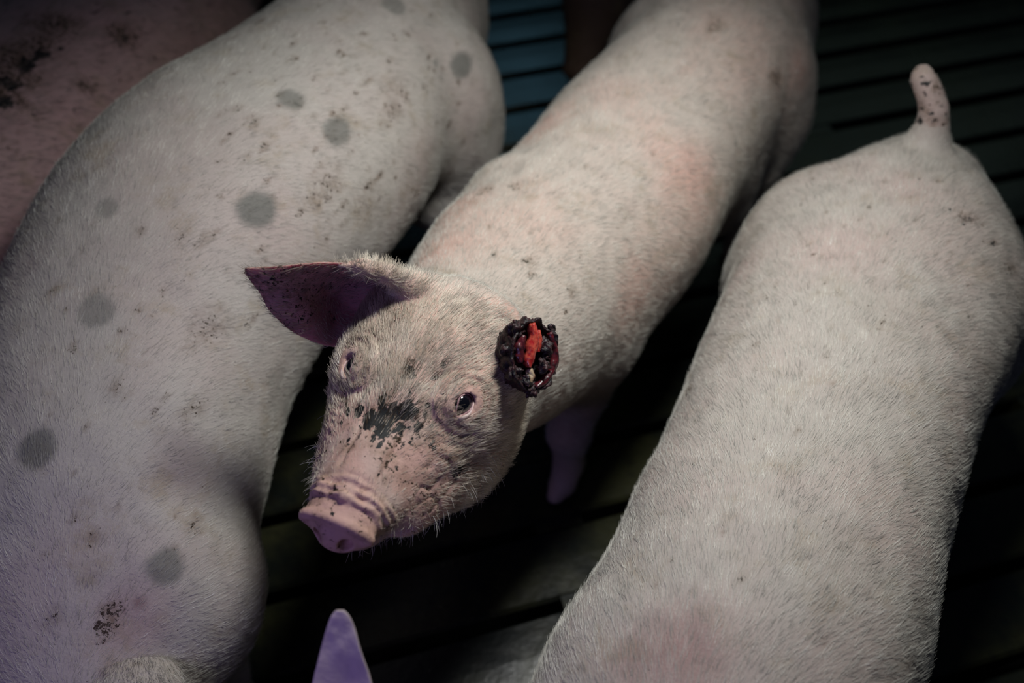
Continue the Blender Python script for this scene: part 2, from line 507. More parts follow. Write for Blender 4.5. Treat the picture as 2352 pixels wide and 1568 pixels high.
def simple_head(f, o, R, s=1.0):
    """plain head for pigs whose face is out of the picture; local axes forward, left, up"""
    o = np.asarray(o, float)
    g = lambda *p: o + R @ (np.array(p) * s)
    f.ell(g(-.06, 0, -.01), np.array((.13, .095, .095)) * s, R, .05)
    f.cone(g(0, 0, .0), g(.16, 0, -.02), .07 * s, .042 * s, .05)
    f.cone(g(-.03, 0, -.06), g(.13, 0, -.055), .06 * s, .026 * s, .04)
    f.ell(g(.172, 0, -.015), np.array((.014, .042, .034)) * s, R, .012)

# scatter / paint helpers --------------------------------------------------
class Paint:
    def __init__(self, P, F, N):
        self.P, self.F, self.N = P, F, N
        self.bvh = BVHTree.FromPolygons([tuple(map(float, v)) for v in P], [tuple(map(int, q)) for q in F])
        self.a = {k: np.zeros(len(P)) for k in ('pink', 'dirt', 'spot', 'mud', 'blood')}
    def hit(self, px, py):
        h = self.bvh.ray_cast(Vector(CAM), Vector(ray_dir(px, py)))
        return None if h[0] is None else np.array(h[0])
    def at(self, px, py, which, r, amt=1., dirv=None, stretch=1., edge=.35, rag=.35, seed=0):
        """a mark of radius r metres (stretched along dirv) around the surface point seen there"""
        c = self.hit(px, py)
        if c is None: return
        d = self.P - c
        near = (np.abs(d) < r * stretch * 2.2).all(1)
        if not near.any(): return
        dd = d[near]
        if dirv is not None:
            v = np.asarray(dirv, float); v /= np.linalg.norm(v); al = dd @ v
            q = np.sqrt(((dd - al[:, None] * v) ** 2).sum(1) + (al / stretch) ** 2)
        else: q = np.linalg.norm(dd, axis=1)
        q = q / r + (fbm(self.P[near], .9 / r, seed + int(px)) - .5) * rag * 2
        m = amt * (1 - smooth(1 - edge, 1 + edge, q))
        A = self.a[which]; A[near] = np.maximum(A[near], m)

def body_flow(P, N, spine, T, back=1.0, down=.75):
    from math import sqrt
    i = np.array([0]); xy = P[:, :2]
    best = np.full(len(P), 1e9); idx = np.zeros(len(P), int)
    for k in range(0, len(spine), 3):
        q = ((xy - spine[k, :2]) ** 2).sum(1); m = q < best; best[m] = q[m]; idx[m] = k
    t = T[idx]; s = np.stack([-t[:, 1], t[:, 0]], 1)
    lat = ((xy - spine[idx, :2]) * s).sum(1) / .2
    fl = np.zeros_like(P)
    fl[:, :2] = -t * back + s * (np.clip(lat, -1, 1) * down)[:, None]
    fl[:, 2] = -.5 * np.clip(np.abs(lat), 0, 1)
    return fl

def grid_for(lo, hi, step): return [np.arange(l, h, step) for l, h in zip(lo, hi)]

def undulate(P, F, amp=.010, mask=None):
    N = normals(P, F)
    d = (fbm(P, 5.5, 41, 2) - .5) * amp + (fbm(P, 17, 47, 2) - .5) * amp * .35
    # fine skin creases running across the body
    d = d + (fbm(P * np.array([1, 1, .6]), 48, 53, 2) - .5) * amp * .14
    if mask is not None: d = d * mask
    return P + N * d[:, None]
def finish(name, label, root_xy, f, mat, paint_fn, count, length, cat='pig', group=None, iters=4, base=(.78, .765, .69), flowfn=None, weightfn=None, lift=.30, seed=1, clump=.35, radius=.0002, coat_label=None, headw=None, undmask=None, under=None, deform=None):
    P, F = f.surface(iters)
    P = undulate(P, F, .012, None if undmask is None else undmask(P))
    if deform is not None: P = P + normals(P, F) * deform(P)[:, None]
    N = normals(P, F)
    # keep outward orientation
    root = empty(name, (root_xy[0], root_xy[1], 0)); tag(root, label, cat, group)
    pt = Paint(P, F, N)
    paint_fn(pt)
    body = mesh_obj('body', P, F, mat, root, attrs=pt.a)
    if count:
        fl = body_flow(P, N, f.spine, f.T) if flowfn is None else flowfn(P, N)
        wt = smooth(-.45, .0, N[:, 2]) * (P[:, 2] > .12) + .02
        if under is not None: wt = np.maximum(wt, under(P))
        if weightfn is not None: wt = wt * weightfn(P, N)
        grow('bristle_coat', P, F, N, fl, count, length, root, pt.a, wt, base=base, seed=seed, lift=lift, clump=clump, radius=radius, headw=headw)
    return root, body, pt

SPK = np.random.default_rng(5)
def scatter(pt, n, box, which='mud', r=(.0015, .004), amt=.8, dirv=None, stretch=2.5):
    for _ in range(n):
        px = SPK.uniform(box[0], box[2]); py = SPK.uniform(box[1], box[3])
        pt.at(px, py, which, max(SPK.uniform(*r), .0028), amt * SPK.uniform(.5, 1), dirv, SPK.uniform(1, stretch), seed=_)

# ---- the pig in the middle, with the cut ear -------------------------------
HO = np.array([-0.118, 0.718, 0.700])
HR = np.array([[-0.370, 0.926, 0.075], [-0.920, -0.377, 0.110], [0.130, -0.029, 0.991]])
HR, _ = np.linalg.qr(HR); HR *= np.sign(np.diag(HR.T @ np.array([[-0.370, 0.926, 0.075], [-0.920, -0.377, 0.110], [0.130, -0.029, 0.991]])))
def hp(x, y, z): return HO + HR @ np.array([x, y, z], float)

def eye_frame(s):
    c = hp(.004, s * .0585, .0345)
    out = HR @ np.array([.34, s * .70, .62]); out /= np.linalg.norm(out)
    a = HR[:, 0] - (HR[:, 0] @ out) * out; a /= np.linalg.norm(a); b = np.cross(out, a)
    if b @ HR[:, 2] < 0: b = -b
    return c, out, a, b
def centre_pig():
    xs = axis_grid(-.34, .78, .010, -.27, .05, .0027)
    ys = axis_grid(.46, 2.12, .010, .50, .88, .0027)
    zs = axis_grid(-.01, .84, .010, .58, .80, .0027)
    f = Field(xs, ys, zs)
    f.loft([(.50, 1.93, .47, .145, .17, .15), (.43, 1.80, .47, .172, .19, .16), (.347, 1.655, .47, .180, .19, .165), (.241, 1.481, .47, .184, .18, .17),
            (.167, 1.333, .46, .190, .18, .18), (.084, 1.204, .46, .182, .185, .18), (.015, 1.118, .47, .176, .185, .18),
            (-.025, .997, .50, .155, .18, .17), (-.062, .90, .56, .128, .145, .15), (-.085, .83, .61, .105, .110, .12), (-.115, .745, .645, .080, .080, .09), (-.135, .69, .66, .060, .06, .07)], cap=(.13, .05))
    legs(f, .121, .66, .50, hwf=.66, size=1.04, kh=.04, foff=-.01, fsize=.84)
    D, T, S = f.frame(.60)
    # raised near shoulder on the far side
    f.ell(np.array([D[0], D[1], .47]) - S * .118, (.085, .07, .13), np.stack([T, S, [0, 0, 1.]], 1), .04)
    # flap of skin between flank and thigh
    D, T, S = f.frame(.27)
    for sd in (-1, 1): f.ell(np.array([D[0], D[1], .36]) + S * sd * .13, (.12, .05, .10), np.stack([T, S, [0, 0, 1.]], 1), .04)
    # head ------------------------------------------------------------------
    E = lambda c, r, k=.02, op='u', RR=None: f.ell(hp(*c), r, HR if RR is None else RR, k, op)
    Cn = lambda a, b, r1, r2, k=.02, op='u': f.cone(hp(*a), hp(*b), r1, r2, k, op)
    E((-.075, 0, -.010), (.105, .088, .078), .07)              # cranium
    E((-.095, 0, .030), (.075, .080, .045), .06)               # poll between the ears
    E((-.02, 0, .005), (.085, .062, .048), .03)                # brow plane
    for s in (-1, 1):
        E((-.050, s * .058, -.078), (.095, .054, .074), .035)  # jowl
        E((.048, s * .044, -.052), (.085, .038, .046), .045)
        E((-.012, s * .054, .042), (.036, .024, .017), .016)   # brow ridge
        E((.024, s * .054, -.004), (.045, .026, .026), .02)    # cheek bone under the eye
        Cn((.03, s * .035, -.012), (.135, s * .025, -.020), .036, .024, .022)
    Cn((.02, 0, -.005), (.160, 0, -.028), .050, .034, .025)    # muzzle
    E((.085, .0, .010), (.060, .030, .018), .018)              # nose bridge swelling
    E((.112, .0, -.004), (.036, .028, .018), .014)
    Cn((-.02, 0, -.085), (.128, 0, -.066), .056, .026, .03)    # lower jaw
    E((.128, 0, -.072), (.030, .025, .016), .015)              # chin
    for s in (-1, 1): E((-.042, s * .074, .006), (.062, .034, .046), .03)     # temple
    # hollows: eye sockets, nose side groove, fold lines
    for s in (-1, 1):
        Cn((.095, s * .034, .026), (.145, s * .040, .012), .0035, .0025, .008, 's')
        Cn((.155, s * .045, -.046), (.090, s * .068, -.060), .0018, .0014, .009, 's')
        Cn((-.028, s * .076, .050), (.008, s * .066, .060), .0018, .0014, .006, 's')    # lid crease
        Cn((-.018, s * .084, .010), (.026, s * .076, .008), .0026, .0020, .008, 's')   # bag under the eye
        Cn((-.005, s * .090, -.006), (.040, s * .078, -.008), .0025, .0022, .008, 's')
    for s in (-1, 1):
        c, out, a, b = eye_frame(s)
        Re = np.stack([out, a, b], 1)
        c = c + out * .004
        f.ell(c - out * .001, (.0125, .026, .0200), Re, .016)
        f.ell(c + out * .012, (.011, .0145, .0108), Re, .003, 's')
        f.cone(c + out * .012 + a * .012 - b * .002, c + out * .010 + a * .019 - b * .005, .0022, .0012, .004, 's')
    # soft wrinkles behind the nose disc
    rr = np.random.default_rng(3)
    for i in range(4):
        x0 = .161 - i * .0078
        pts = []
        for j in range(9):
            a = (j / 8 - .5) * 2.2
            pts.append(hp(x0 - .010 * abs(math.sin(a)) + rr.normal(0, .0011), math.sin(a) * .044, .0275 * math.cos(a) - .0165 + (.0016 if i % 2 else -.0006) + rr.normal(0, .0008)))
        f.path(pts, [.0034 + .0006 * ((i * 3 + j * 2) % 3) for j in range(9)], .0028)
    # nose disc: flat pad with a raised upper rim and two nostrils
    tl = math.radians(15); Rd = HR @ np.array([[math.cos(tl), 0, math.sin(tl)], [0, 1, 0], [-math.sin(tl), 0, math.cos(tl)]])
    E((.164, 0, -.019), (.015, .0400, .024), .010, 'u', Rd); E((.164, 0, -.032), (.014, .032, .022), .010, 'u', Rd)
    rim = []
    for j in range(25):
        a = j / 24 * 2 * math.pi
        y, z = math.cos(a) * .0385, math.sin(a) * (.021 if math.sin(a) > 0 else .028)
        rim.append(hp(.1700, 0, -.021) + Rd @ np.array([.005, y * (1 - .24 * max(0, -math.sin(a))), z]))
    f.path(rim, [.0052 if math.sin(j / 24 * 2 * math.pi) > -.2 else .0042 for j in range(25)], .006)
    for s in (-1, 1):
        f.ell(hp(.172, 0, -.024) + Rd @ np.array([.010, s * .015, -.002]), (.013, .0068, .0095), Rd, .004, 's')
    # ear roots
    E((-.100, -.066, .044), (.034, .034, .030), .03)
    E((-.085, .084, .032), (.032, .026, .032), .03)
    # thick upper rim of the standing ear
    f.path([at_depth(1030, 700, 1.215), at_depth(975, 668, 1.195), at_depth(935, 648, 1.172), at_depth(885, 626, 1.150), at_depth(835, 613, 1.138), at_depth(780, 609, 1.126)], [.028, .017, .0095, .0065, .0045, .0030], .022)
    mat = skin_material('skin_centre_pig', pale=(.53, .455, .395), pink=(.64, .38, .31), speck=.5, grime=.58)

    def paint(p):
        L = (p.P - HO) @ HR                       # head coordinates of every vertex
        a = p.a
        T = np.array([-.43, -.9, 0])
        a['pink'] = np.clip(.45 * (1 - smooth(-.09, .02, np.abs(L[:, 0] + .11) - .0)) * (L[:, 2] > 0), 0, 1) * smooth(-.3, .1, L[:, 0] + .2)
        inh = smooth(-.16, -.06, L[:, 0])
        a['pink'] = np.maximum(a['pink'], inh * (.35 + .45 * smooth(.4, .7, fbm(p.P, 22, 4))))
        a['dirt'] = inh * .55 * smooth(.42, .66, fbm(p.P, 38, 6))
        nose = smooth(.145, .165, L[:, 0])
        a['pink'] = np.maximum(a['pink'], nose * .85)
        # brown stain over and beside the nose bridge, dirt lying in the folds
        gg = lambda cx, cy, rx, ry: np.exp(-((L[:, 0] - cx) / rx) ** 2 - ((L[:, 1] - cy) / ry) ** 2)
        st = .95 * gg(.060, .002, .013, .020) + .8 * gg(.082, .020, .016, .006) + .5 * gg(.10, -.020, .016, .004) + .5 * gg(.115, .026, .02, .005) + .5 * gg(.148, .0, .008, .03)
        a['dirt'] = np.clip(a['dirt'] + st * smooth(.3, .6, fbm(p.P, 60, 3)) * (L[:, 2] > -.03), 0, 1)
        for s in (-1, 1):
            q = np.linalg.norm((L - np.array([.006, s * .078, .031])) / np.array([.034, .03, .024]), axis=1)
            a['pink'] = np.maximum(a['pink'], .75 * (1 - smooth(.6, 1.4, q)))
        # flanks blush
        for q in ((1040, 480, .05), (1240, 290, .05), (1590, 400, .06), (1460, 700, .05), (1010, 570, .04), (1180, 720, .025), (1840, 160, .05)):
            p.at(*q[:2], 'pink', q[2], .7, edge=.8)
        # black muck over the nose bridge
        for (x, y, r, st) in ((880, 965, .012, 1.8), (905, 945, .010, 1.6), (930, 945, .009, 1.5), (850, 960, .008, 1.6), (825, 945, .006, 1.6), (875, 925, .005, 2.2),
                              (945, 950, .006, 1.7), (885, 995, .006, 1.4), (920, 985, .005, 1.5), (960, 980, .004, 1.8), (945, 935, .005, 1.6), (800, 945, .0045, 1.5)):
            p.at(x, y, 'mud', r, .85, HR[:, 0] + .3 * HR[:, 1], st, rag=.8)
        for (x, y, r) in ((935, 852, .0065), (945, 862, .004), (1048, 1085, .0055), (1050, 1095, .0045), (1040, 1078, .003), (1090, 965, .002), (1015, 840, .005), (1000, 870, .003), (855, 1010, .003)):
            p.at(x, y, 'mud', r, .7, HR[:, 0], 1.6, rag=.8)
        scatter(p, 46, (780, 900, 1010, 1030), 'mud', (.0012, .0028), .8, HR[:, 0], 2.5)
        scatter(p, 26, (760, 840, 1150, 1180), 'mud', (.0010, .0022), .7, HR[:, 0], 2.0)
        # brown dirt on the face
        for (x, y, r) in ((855, 1025, .018), (880, 1060, .014), (840, 1000, .010), (790, 880, .012), (800, 920, .012), (1000, 1000, .016), (1110, 905, .014), (1060, 1010, .014), (960, 990, .016),
                          (1140, 930, .013), (1100, 960, .010), (1010, 1040, .012), (1095, 1060, .012), (1130, 860, .012), (760, 1150, .010), (900, 1180, .010), (700, 1240, .008), (780, 1255, .007)):
            p.at(x, y, 'dirt', r, .55, None, edge=.8, rag=.7)
        scatter(p, 40, (960, 880, 1150, 1120), 'dirt', (.002, .005), .9, HR[:, 0], 2.0)
        # body marks
        for (x, y, r) in ((1215, 600, .010), (1220, 630, .007), (1305, 665, .006), (1310, 680, .005), (1125, 517, .002), (1430, 740, .004), (1420, 780, .004), (1560, 520, .004), (1480, 405, .003), (1500, 350, .003), (1640, 60, .02), (1780, 180, .02), (1110, 440, .012), (1180, 430, .01)):
            p.at(x, y, 'dirt', r, .7, T, 1.5, rag=.7)
        scatter(p, 60, (1000, 350, 1700, 850), 'dirt', (.0015, .004), .9, T, 2.0)
        for (x, y, r) in ((1170, 740, .012), (1150, 770, .010), (1160, 850, .012), (1175, 880, .010)):
            p.at(x, y, 'blood', r, .55, None, edge=.8, rag=.6)
        for (x, y, r) in ((1165, 720, .02), (1140, 700, .02), (960, 640, .02)):
            p.at(x, y, 'pink', r, .7, edge=.9)
    def flow(P, N):
        fl = body_flow(P, N, f.spine, f.T)
        L = (P - HO) @ HR
        h = smooth(-.17, -.10, L[:, 0])[:, None]
        hf = np.zeros_like(P) + (-HR[:, 0]) + (HR[:, 1] * (np.clip(L[:, 1] / .08, -1, 1) * .55)[:, None]) - HR[:, 2] * (smooth(.0, -.06, L[:, 2]) * .8)[:, None]
        return fl * (1 - h) + hf * h
    def wf(P, N):
        L = (P - HO) @ HR
        inh = smooth(-.16, -.08, L[:, 0])
        w = 1 + 2.6 * inh * (1 - smooth(.03, .08, L[:, 0]))
        w = w * (1 - .97 * smooth(.135, .155, L[:, 0]))
        w = w * (1 - .75 * smooth(.05, .10, L[:, 0]) * smooth(-.02, .02, L[:, 2]))
        for s in (-1, 1):
            ec, eo, ea, eb_ = eye_frame(s)
            dd = P - (ec + eo * .012)
            q = np.sqrt((dd @ ea / .0185) ** 2 + (dd @ eb_ / .0145) ** 2 + (dd @ eo / .03) ** 2)
            w = w * smooth(.95, 1.3, q)
        return np.maximum(w, 0)
    def ln(p):
        L = (p - HO) @ HR
        inh = smooth(-.15, -.02, L[:, 0])
        return .011 * (1 - inh) + inh * (.012 - .006 * smooth(.02, .12, L[:, 0]))
    def face(P):
        """skin folds round the eyes and on the muzzle"""
        L = (P - HO) @ HR; d = np.zeros(len(P)); g = lambda u, w_: np.exp(-(u / w_) ** 2)
        nz = (fbm(P, 55, 61, 2) - .5)
        for s in (-1, 1):
            c, out, a, b = eye_frame(s)
            v = P - (c + out * .012); x = v @ a; y = v @ b; o = v @ out
            near = g(o, .03); r = np.hypot(x / 1.12, y) + nz * .006
            upm = smooth(.000, .010, y); lom = smooth(.000, -.008, y)
            d += near * (-.0034 * g(r - .0250, .0026) * upm - .0022 * g(r - .0345, .0028) * upm + .0016 * g(r - .0295, .003) * upm
                         - .0030 * g(r - .0235, .0026) * lom + .0016 * g(r - .0185, .003) * lom - .0024 * g(r - .0350, .003) * lom - .0015 * g(r - .046, .003) * lom)
        t = L[:, 0] + nz * .010 + 1.2 * L[:, 1] ** 2
        band = smooth(.128, .142, L[:, 0]) * (1 - smooth(.158, .166, L[:, 0])) * smooth(-.045, -.015, L[:, 2])
        d += .0013 * np.sin(t * 2 * np.pi / .0088 + 3 * fbm(P, 30, 66, 2)) * band * (.4 + 1.2 * fbm(P, 60, 68, 2))
        win = smooth(.050, .070, L[:, 0]) * (1 - smooth(.120, .138, L[:, 0])) * (L[:, 2] > -.02)
        for y0 in (-.022, .026): d -= .0030 * g(L[:, 1] - y0 - nz * .008, .0036) * win
        d += .0028 * g(L[:, 0] - .098, .020) * g(L[:, 1], .014) * (L[:, 2] > -.01)
        d -= .0032 * g(L[:, 0] - .060 - nz * .02, .010) * g(L[:, 1] - .004, .016) * (L[:, 2] > 0)
        # loose folds on the cheek and jowl
        f1 = np.abs(fbm(P * np.array([1, 1, 1.6]), 34, 71, 2) - .5)
        ck = smooth(.045, .065, np.abs(L[:, 1])) * smooth(-.08, -.02, L[:, 0]) * (1 - smooth(.10, .13, L[:, 0])) * (1 - smooth(.0, .03, L[:, 2]))
        d -= .0026 * g(f1, .035) * ck
        return d
    root, body, pt = finish('pig', 'pale pig in the middle, face turned up, one ear cut to a raw black stump', (.12, 1.3), f, mat, paint, 190000, ln,
                            flowfn=flow, weightfn=wf, lift=.32, seed=11, clump=.24, radius=.00014, headw=lambda p: 1 + .40 * smooth(-.16, -.06, (p - HO) @ HR[:, 0]),
                            deform=face, undmask=lambda p: 1 - .75 * smooth(-.16, -.06, (p - HO) @ HR[:, 0]), under=lambda p: .8 * smooth(-.16, -.06, (p - HO) @ HR[:, 0]) * (np.linalg.norm(p - HO, axis=1) < .25))
    # chin whiskers
    P, F_, N = pt.P, pt.F, pt.N
    L = (P - HO) @ HR
    wt = (smooth(-.02, -.05, L[:, 2]) * smooth(-.05, .0, L[:, 0]) * (1 - smooth(.15, .165, L[:, 0]))) + 1e-6
    fl = np.zeros_like(P) + HR[:, 0] * .25 - HR[:, 2] * 1.0
    o = grow('whiskers', P, F_, N, fl, 420, .010, root, pt.a, wt, lift=1.2, radius=.00022, base=(.62, .62, .55), seed=12, clump=.5)
    wt = (smooth(.09, .12, L[:, 0]) * (1 - smooth(.15, .16, L[:, 0]))) + 1e-6
    grow('whiskers', P, F_, N, np.zeros_like(P) + HR[:, 0], 160, .007, root, pt.a, wt, lift=1.6, radius=.00018, base=(.62, .60, .52), seed=13, clump=.9)
    return root, pt
pig, CP = centre_pig()

# eyes and lids
M_EYE = plain('eye_black', (.004, .004, .007), .04, .9, coat=1.0)
M_LID = plain('wet_lid', (.50, .30, .31), .35, .5)
M_LASH = plain('white_lid', (.60, .46, .43), .5, .4)
def ball(name, c, r, mat, parent, n=24):
    V = []; Fc = []
    for i in range(n + 1):
        t = math.pi * i / n
        for j in range(n * 2):
            p = math.pi * j / n
            V.append(np.array(c) + r * np.array([math.sin(t) * math.cos(p), math.sin(t) * math.sin(p), math.cos(t)]))
    m = n * 2
    for i in range(n):
        for j in range(m): Fc.append((i * m + j, (i + 1) * m + j, (i + 1) * m + (j + 1) % m, i * m + (j + 1) % m))
    return mesh_obj(name, V, Fc, mat, parent)
def tube(name, pts, rads, mat, parent, n=10, closed=False):
    pts = np.array(pts); T = np.gradient(pts, axis=0)
    if closed: T = np.roll(pts, -1, 0) - np.roll(pts, 1, 0)
    V = []; Fc = []
    ref = np.array([.2, .3, .93])
    for i, p in enumerate(pts):
        t = T[i] / np.linalg.norm(T[i]); a = np.cross(t, ref); a /= np.linalg.norm(a); b = np.cross(t, a)
        for j in range(n):
            q = 2 * math.pi * j / n; V.append(p + rads[i] * (math.cos(q) * a + math.sin(q) * b))
    m = len(pts)
    for i in range(m if closed else m - 1):
        for j in range(n): Fc.append((i * n + j, i * n + (j + 1) % n, ((i + 1) % m) * n + (j + 1) % n, ((i + 1) % m) * n + j))
    if not closed:
        Fc.append(tuple(range(n))[::-1]); Fc.append(tuple((m - 1) * n + j for j in range(n)))
    return mesh_obj(name, V, Fc, mat, parent)
for s in (1, -1):
    c, out, a, b = eye_frame(s)
    c = c + out * .0080
    eb = ball('eyeball', c, .0142, M_EYE, pig)
    up, rads = [], []
    nn = 40
    for j in range(nn):
        q = 2 * math.pi * j / nn
        x = math.cos(q) * .0124 + .0006 + .004 * max(0, math.cos(q)) ** 3; y = math.sin(q) * .0096 * (1 - .45 * max(0, math.cos(q)) ** 2)
        y -= .0042 * max(0, math.cos(q)) ** 2
        h = math.sqrt(max(.0146 ** 2 - min(x * x + y * y, .0124 ** 2), 0))
        up.append(c + a * x + b * y + out * (h + .0004)); rads.append(.0009)
    tube('eyelid', up, rads, M_LID, pig, 8, True)
    lo = [c + a * (.0175 - .0045 * t) + b * (-.0065 - .0052 * math.sin(t * .52)) + out * (.0112 + .0012 * math.sin(t * .52)) for t in range(7)]
    tube('lower_lid', lo, [.0014, .0022, .0022, .0017, .0013, .0010, .0006], M_LASH, pig, 8)

# ---- ears --------------------------------------------------------------
def ear_mesh(name, rows, mat, parent, thick=.005, attrs_fn=None, hair=0, tintbase=(.6, .56, .47), hseed=1, hlen=.009):
    """rows: list of curves (each a list of world points from one margin to the other), base first, tip last"""
    R = np.array(rows, float)                      # (n, m, 3)
    n, m = R.shape[:2]
    # refine
    un = np.linspace(0, n - 1, 44); um = np.linspace(0, m - 1, 34)
    def cub(A, u):
        i = np.clip(np.floor(u).astype(int), 0, len(A) - 2); f = (u - i)
        g = lambda k: A[np.clip(k, 0, len(A) - 1)]
        f = f.reshape((-1,) + (1,) * (A.ndim - 1))
        return .5 * ((2 * g(i)) + (-g(i - 1) + g(i + 1)) * f + (2 * g(i - 1) - 5 * g(i) + 4 * g(i + 1) - g(i + 2)) * f ** 2 + (-g(i - 1) + 3 * g(i) - 3 * g(i + 1) + g(i + 2)) * f ** 3)
    A = cub(R, un); A = np.swapaxes(cub(np.swapaxes(A, 0, 1), um), 0, 1)
    gu = np.gradient(A, axis=0); gv = np.gradient(A, axis=1); Nn = np.cross(gu, gv); Nn /= np.linalg.norm(Nn, axis=2)[..., None] + 1e-9
    A = A + Nn * ((fbm(A, 45, 3) - .5) * .006)[..., None]
    jj = np.abs(np.linspace(-1, 1, 34)); th = thick * (1 - .72 * jj ** 4)[None, :] * np.linspace(1.5, .55, 44)[:, None]
    top = A + Nn * th[..., None] * .5; bot = A - Nn * th[..., None] * .5
    V = np.concatenate([top.reshape(-1, 3), bot.reshape(-1, 3)]); K = 44 * 34
    q = []
    for i in range(43):
        for j in range(33):
            a, b, c, d = i * 34 + j, i * 34 + j + 1, (i + 1) * 34 + j + 1, (i + 1) * 34 + j
            q.append((a, d, c, b)); q.append((K + a, K + b, K + c, K + d))
    for i in range(43):
        a, d = i * 34, (i + 1) * 34; q.append((a, K + a, K + d, d))
        a, d = i * 34 + 33, (i + 1) * 34 + 33; q.append((a, d, K + d, K + a))
    for j in range(33):
        a, b = j, j + 1; q.append((a, b, K + b, K + a))
        a, b = 43 * 34 + j, 43 * 34 + j + 1; q.append((a, K + a, K + b, b))
    q = np.array(q)
    at = {k: np.zeros(len(V)) for k in ('pink', 'dirt', 'spot', 'mud', 'blood')}
    if attrs_fn: attrs_fn(V, at)
    o = mesh_obj(name, V, q, mat, parent, attrs=at)
    if hair:
        N = normals(V, q)
        fl = np.zeros_like(V) + (R[-1].mean(0) - R[0].mean(0))
        fl /= np.linalg.norm(fl[0])
        grow('ear_hair', V, q, N, fl, hair, hlen, parent, at, None, lift=.5, base=tintbase, seed=hseed, radius=.00018)
    return o
M_EAR = skin_material('ear_skin', pale=(.58, .38, .33), pink=(.55, .26, .28), speck=.5, grime=.45)
_b = M_EAR.node_tree.nodes['Principled BSDF']; _b.inputs['Subsurface Weight'].default_value = .75
_b.inputs['Subsurface Radius'].default_value = (1.0, .45, .35); _b.inputs['Subsurface Scale'].default_value = .008
D_ = at_depth
EAR_ROWS = [
    [D_(960, 640, 1.175), D_(935, 655, 1.20), D_(905, 680, 1.225), D_(880, 720, 1.225), D_(868, 755, 1.21), D_(862, 778, 1.20), D_(858, 792, 1.195)],
    [D_(915, 627, 1.165), D_(885, 640, 1.20), D_(860, 670, 1.235), D_(838, 715, 1.240), D_(828, 755, 1.222), D_(822, 778, 1.215), D_(816, 792, 1.21)],
    [D_(845, 608, 1.140), D_(815, 622, 1.18), D_(785, 665, 1.215), D_(770, 715, 1.220), D_(765, 757, 1.210), D_(763, 778, 1.205), D_(762, 794, 1.20)],
    [D_(755, 604, 1.120), D_(733, 620, 1.150), D_(718, 660, 1.165), D_(706, 700, 1.165), D_(700, 735, 1.170), D_(696, 757, 1.175), D_(694, 774, 1.180)],
    [D_(668, 608, 1.110), D_(656, 622, 1.122), D_(648, 648, 1.130), D_(643, 675, 1.138), D_(640, 700, 1.148), D_(637, 715, 1.155), D_(634, 729, 1.162)],
    [D_(600, 612, 1.110), D_(598, 620, 1.112), D_(596, 630, 1.118), D_(595, 640, 1.122), D_(594, 648, 1.127), D_(592, 658, 1.130), D_(590, 665, 1.134)],
    [D_(563, 615, 1.112), D_(563, 617, 1.114), D_(563, 620, 1.115), D_(563, 622, 1.115), D_(563, 624, 1.115), D_(563, 626, 1.114), D_(563, 628, 1.113)]]
def ear_paint(V, at):
    tip = D_(563, 620, 1.11)
    d = np.linalg.norm(V - tip, axis=1)
    at['dirt'] = np.clip(.55 * (1 - smooth(.03, .10, d)) + .25 * smooth(.5, .66, fbm(V, 22, 5)), 0, 1)
    at['pink'] = smooth(.06, .10, d) * .6
    at['mud'] = .34 * smooth(.60, .70, fbm(V, 40, 9))
    up_ = V[:, 2] > .765 - .04 * smooth(-.20, -.30, V[:, 0])
    at['dirt'] = np.maximum(at['dirt'], up_ * .5)
ear = ear_mesh('ear', EAR_ROWS, M_EAR, pig, .0055, ear_paint, hair=5500, hseed=21)
ear['label'] = 'broad ear standing out sideways, dark violet inside, dirty rim and tip'

